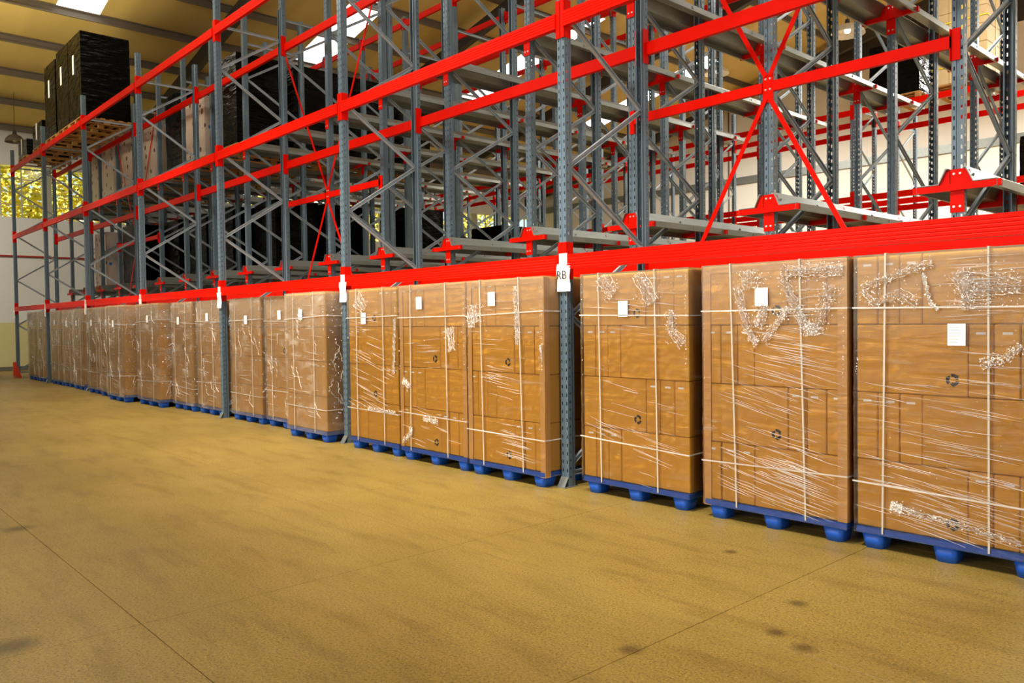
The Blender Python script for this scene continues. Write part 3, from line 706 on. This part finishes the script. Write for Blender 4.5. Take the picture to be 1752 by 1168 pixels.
    for pts, wd in (FOLDS.get(n, []) if near else []):
        mb = MB(); crumple(mb, pts, (wd[0]*.8, wd[1]*.8) if n < 3 else (wd[0]*.45, wd[1]*.45), rr, .016, 60)
        fd = obj('film_fold', mb, M['fold'], t, (0, -.022, 0))
        mb = MB()
        for sd in (-.5, .5, -.1, .25):
            q = []
            for i, (px_, pz_) in enumerate(pts):
                a = Vector(pts[max(i-1, 0)]); b = Vector(pts[min(i+1, len(pts)-1)]); d = (b-a).normalized(); k = (wd[0]+(wd[1]-wd[0])*i/(len(pts)-1))*sd
                q.append((px_+d.y*k, pz_-d.x*k))
            edge_line(mb, q, rr, .006 if abs(sd) == .5 else .004, .006)
        obj('crease', mb, M['crease'], fd)
        mb = MB(); specks(mb, pts, max(wd)*1.15, 260, rr, .002, .0066); g_ = obj('painted_glints', mb, M['glint'], fd); g_['kind'] = 'stuff'
    mb = MB()
    for q in RIDGES.get(n, [(0, W, .1, 1.6, 26, rr.uniform(-.2,.1)), (0, W, 1.2, 1.7, 12, .2)]): ridges(mb, q[0], min(q[1], W), q[2], q[3], q[4], q[5], rr)
    if not near:
        for _ in range(7):
            u, z = rr.uniform(.05,W-.15), rr.uniform(.3,1.68); edge_line(mb, [(u, z), (u+rr.uniform(-.03,.10), z-rr.uniform(.05,.2)), (u+rr.uniform(-.05,.2), z-rr.uniform(.15,.3))], rr, .008, .010)
        specks(mb, [(rr.uniform(.2,.8), 1.65), (rr.uniform(.2,.8), 1.3)], .2, 60, rr, .003, .008)
    g_ = obj('film_ridges', mb, M['crease'], t, (0, -.020, 0)); g_['kind'] = 'stuff'
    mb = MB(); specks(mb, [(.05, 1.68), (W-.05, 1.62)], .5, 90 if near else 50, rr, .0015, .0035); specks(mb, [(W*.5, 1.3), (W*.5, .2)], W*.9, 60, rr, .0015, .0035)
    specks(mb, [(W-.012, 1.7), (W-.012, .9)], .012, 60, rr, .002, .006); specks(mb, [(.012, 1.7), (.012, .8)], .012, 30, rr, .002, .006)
    g_ = obj('painted_glints', mb, M['glint'], t, (0, -.014, 0)); g_['kind'] = 'stuff'
    # crumpled white film standing in for glare on the right-hand face
    if n in (8, 10, 9, 14, 6):
        mb = MB(); edge = rr.uniform(.2,.5)
        for _ in range(9): 
            u, z = rr.uniform(.03,.5), rr.uniform(.2,1.65); edge_line(mb, [(u, z), (u+rr.uniform(-.1,.15), z-rr.uniform(.05,.25)), (u+rr.uniform(-.1,.2), z-rr.uniform(.2,.4))], rr, .010, .010)
        cr_ = obj('crease', mb, M['crease'], t, (W+.014, 0, 0), (0, 0, math.pi/2))
        mb = MB(); specks(mb, [(.1, 1.7), (.14, .1)], .3, 160, rr, .003, .010); g_ = obj('painted_glints', mb, M['glint'], t, (W+.014, 0, 0), (0, 0, math.pi/2)); g_['kind'] = 'stuff'

# paper tags hung on the lowest beam connectors
tagm = {}
for k, x in enumerate(NU[:7]):
    mb = MB(); N = 8; V = []
    for i in range(N+1):
        z = -.245+.245*i/N; wv = .079+.003*math.sin(i*1.3+k); V += [(-wv, -.004+.004*math.sin(i*.9+k), z), (wv, -.003+.004*math.sin(i*.9+k+1), z)]
    n0 = len(V); V2 = [(a, b+.0015, c) for a, b, c in V]
    F = [(2*i, 2*i+1, 2*i+3, 2*i+2) for i in range(N)] + [(n0+2*i, n0+2*i+2, n0+2*i+3, n0+2*i+1) for i in range(N)]
    t = tag(obj('paper_tag', mb.poly(V+V2, F), M['paper'], None, (x+.028, -.024, 1.994)), 'white paper tag %s on the lowest beam joint, %s upright from the left' % ('reading RB hung' if k == 6 else 'hung', ORD[k]), 'tag', 'paper tags on the uprights')
    obj('tape', MB().box(-.05,.048,-.004,.002,-.012,.092), M['tape'], t)
    if k == 6:
        cu = bpy.data.curves.new('lettering', 'FONT'); cu.body = 'RB'; cu.size = .108; cu.extrude = .0003; cu.align_x = 'CENTER'; cu.materials.append(M['ink']); cu.offset = -.0007
        tmp = bpy.data.objects.new('lettering_curve', cu); COL.objects.link(tmp)
        me = bpy.data.meshes.new_from_object(tmp); bpy.data.objects.remove(tmp); me.name = 'lettering'; bpy.data.curves.remove(cu)
        if not me.materials: me.materials.append(M['ink'])
        o = link('lettering', me, t, (-.013, -.0150, -.136), (math.pi/2, 0, 0))
    else:
        for q in range(3): obj('print_line', MB().box(-.02+.012*q, -.014+.012*q, -.0150, -.0145, -.15, -.08), M['greyink'], t)

# ------------------------------------------------------------------ wooden pallets and wrapped loads up in the racks
W_, D_ = 1.08, 1.1
pb = MB().bevbox(0, W_, 0, .10, 0, .02, .002).mesh('deck_board', M['wood']); pst = MB().bevbox(0, .10, 0, D_, 0, .02, .002).mesh('stringer_board', M['wood'])
pbl = MB().bevbox(0, .10, 0, .12, 0, .08, .003).mesh('block', M['wood'])
def wood_pallet(label, loc):
    t = thing('wooden_pallet', label, 'pallet', loc, 'wooden pallets in the racks')
    for i in range(6): link('deck_board', pb, t, (0, i*(D_-.10)/5, .122))
    for x in (0, W_/2-.05, W_-.10):
        link('stringer_board', pst, t, (x, 0, .101)); link('bottom_board', pst, t, (x, 0, 0))
        for y in (0, D_/2-.06, D_-.12): link('block', pbl, t, (x, y, .021))
    return t
def skin(w, d, h, rr, bulge=.02, nx=8, nz=14):
    mb = MB(); V = []; ring = []
    for i in range(nx): ring.append((w*i/nx, 0))
    for i in range(nx): ring.append((w, d*i/nx))
    for i in range(nx): ring.append((w-w*i/nx, d))
    for i in range(nx): ring.append((0, d-d*i/nx))
    m = len(ring)
    for k in range(nz+1):
        z = h*k/nz; sh = .02 if k in (0, nz) else 0
        for (u, v) in ring:
            a = rr.uniform(-.008,.008); cx, cy = u-w/2, v-d/2; s = 1-sh*.6+a/w
            V.append((w/2+cx*s, d/2+cy*s, z))
    F = [(k*m+i, k*m+(i+1) % m, (k+1)*m+(i+1) % m, (k+1)*m+i) for k in range(nz) for i in range(m)] + [tuple(range(m))[::-1], tuple(range(nz*m, nz*m+m))]
    return mb.poly(V, F)
def load(label, kind, loc, h, w=1.06, d=1.06, slip=False, seed=0):
    rr = random.Random(seed)
    t = thing('wrapped_load', label, 'pallet load', loc, 'wrapped loads up in the racks')
    o = obj('wrapping', skin(w, d, h, rr), M[kind], t)
    if slip: obj('paper_slip', MB().bevbox(-.06,.06,-.012,-.004,-.22,.22, .002), M['paper'], t, (w*.45, -.004, h*.66))
    return t
PH = .144; z3 = LV[2]+.13
for i, (x, h, s, lab) in enumerate(((-16.36,1.93,True,'tall black wrapped load atop the front rack, nearest of three'), (-17.46,1.93,True,'tall black wrapped load atop the front rack, middle of three'),
        (-18.66,1.85,True,'tall black wrapped load atop the front rack, farthest of three'), (-20.1,.62,True,'low black wrapped load atop the front rack, nearer of two'), (-21.9,.45,True,'low black wrapped load atop the front rack, far left corner'))):
    pw = wood_pallet('wooden pallet under %s' % lab.replace(' wrapped', ''), (x, .04, z3)); 
    load(lab, 'black', (x+.01, .05, z3+PH), h, slip=s, seed=i)
    for q in (1,): pass
wood_pallet('empty wooden pallet between the low black loads on top of the front rack', (-21.0+.02, .04, z3)) if False else None
ZR1, ZR2 = SL[0]+.225, SL[1]+.225
lane = lambda j: PXJ[j]-.79-.54
HL = [ # lane, level, row y, height, kind
 (8,1,1.47,1.75,'black'), (8,1,2.66,1.75,'black'), (8,1,3.85,1.75,'black'), (8,1,5.04,1.7,'black'), (9,1,1.47,1.25,'printed'), (9,1,2.66,1.5,'black'), (10,1,1.6,1.75,'black'), (10,1,2.8,1.75,'black'),
 (11,1,1.5,1.35,'printed'), (11,1,2.7,1.4,'printed'), (12,1,1.55,1.5,'printed'), (12,1,2.75,1.5,'printed'), (13,1,1.5,1.5,'printed'), (14,1,1.55,1.5,'printed'),
 (8,0,5.4,1.45,'black'), (9,0,3.0,1.6,'black'), (9,0,4.2,1.6,'black'), (10,0,2.7,1.6,'black'), (10,0,3.9,1.6,'black'), (11,0,2.7,1.6,'black'), (11,0,3.9,1.6,'black'), (12,0,2.6,1.6,'black'), (13,0,2.0,1.6,'black'), (14,0,1.7,1.5,'printed'), (7,0,6.9,1.0,'black'), (6,0,7.3,.6,'black')]
for i, (j, l, y, h, kind) in enumerate(HL):
    same = [q for q in HL if q[0] == j and q[1] == l]; k = same.index(HL[i])
    lab = '%s load, %s lane level, %s lane from the right, %s in' % ({'black':'black wrapped', 'printed':'pale printed'}[kind], ('lower', 'upper')[l], ORD[j], ORD[k])
    z = (ZR1, ZR2)[l]
    wood_pallet('wooden pallet under ' + lab.replace(' wrapped', '').replace(' printed', ''), (lane(j), y, z)); load(lab, kind, (lane(j)+.01, y+.01, z+PH), h, seed=50+i)
# cartons with yellow straps on the rear rack
for i, (x, lab, n) in enumerate(((-1.70, 'tall stack of pale cartons with yellow straps on the rear rack', 4),)):
    wood_pallet('wooden pallet under the pale yellow-strapped cartons on the rear rack', (x, 12.95, z3))
    t = thing('carton_stack', lab, 'pallet load', (x, 12.95, z3+PH))
    for k in range(5):
        for c in range(3):
            for dd in range(2): obj('carton', MB().bevbox(.003, 1.08/3-.003, .003, .545, .003, .36, .006), M['plywood'], t, (c*.36, dd*.548, k*.363))
    for sx in (.62,): obj('strap', MB().box(sx-.012, sx+.012, -.008, 1.10, 1.814, 1.819).box(sx-.012, sx+.012, -.008, -.003, 0, 1.82).box(1.083, 1.088, .52, .545, 0, 1.82), M['yellow'], t)
    for sz in (.35, 1.25): obj('strap', MB().box(0, 1.09, -.010, -.005, sz-.012, sz+.012).box(1.083, 1.088, -.01, 1.1, sz-.012, sz+.012), M['yellow'], t)
wood_pallet('wooden pallet under the black load on the rear rack', (-3.0, 12.95, z3)); load('black film-wrapped load on the rear rack left of the pale cartons', 'black', (-2.99, 12.96, z3+PH), 1.15, slip=False, seed=90)
wood_pallet('wooden pallet under the black load at the right edge of the farthest rack', (-.71, 15.35, LV[1]+.13)); load('black film-wrapped load at the right edge of the farthest rack', 'black', (-.70, 15.36, LV[1]+.13+PH), 1.1, seed=91)

# pendant lamps
def lamp(label, loc, r, top, lit=True):
    t = thing('pendant_lamp', label, 'lamp', loc, 'pendant lamps')
    obj('cord', MB().tube((0,0,.28), (0,0,top-loc[2]), .008, n=6), M['darksteel'], t)
    obj('cap', MB().lathe([(.0,.30), (.05,.29), (.06,.20), (.07,.16)]), M['darksteel'], t)
    obj('shade', MB().lathe([(.07,.17), (r*.6,.12), (r*.9,.02), (r,-.08), (r*.97,-.08), (r*.85,.02), (r*.55,.10), (.06,.14)]), M['lampshade' if lit else 'purlin'], t)
    obj('bulb' if lit else 'unlit_bulb', MB().lathe([(.0,-.06), (.06,-.04), (.075,.02), (.05,.09), (.0,.10)], 12), M['bulb' if lit else 'lampshade'], t)
lamp('dark unlit pendant lamp with a domed shade near the left windows', (-24.0, .37, 7.30), .28, roof_z(-24), False)
lamp('pale cone-shaped pendant lamp hanging over the rear rack, right of the picture', (-4.3, 14.7, 8.6), .42, roof_z(-4.3))
lamp('pale pendant lamp hanging behind the red cross bracing', (-9.6, 17.0, 9.3), .40, roof_z(-9.6))
print('scene objects', len(bpy.data.objects))
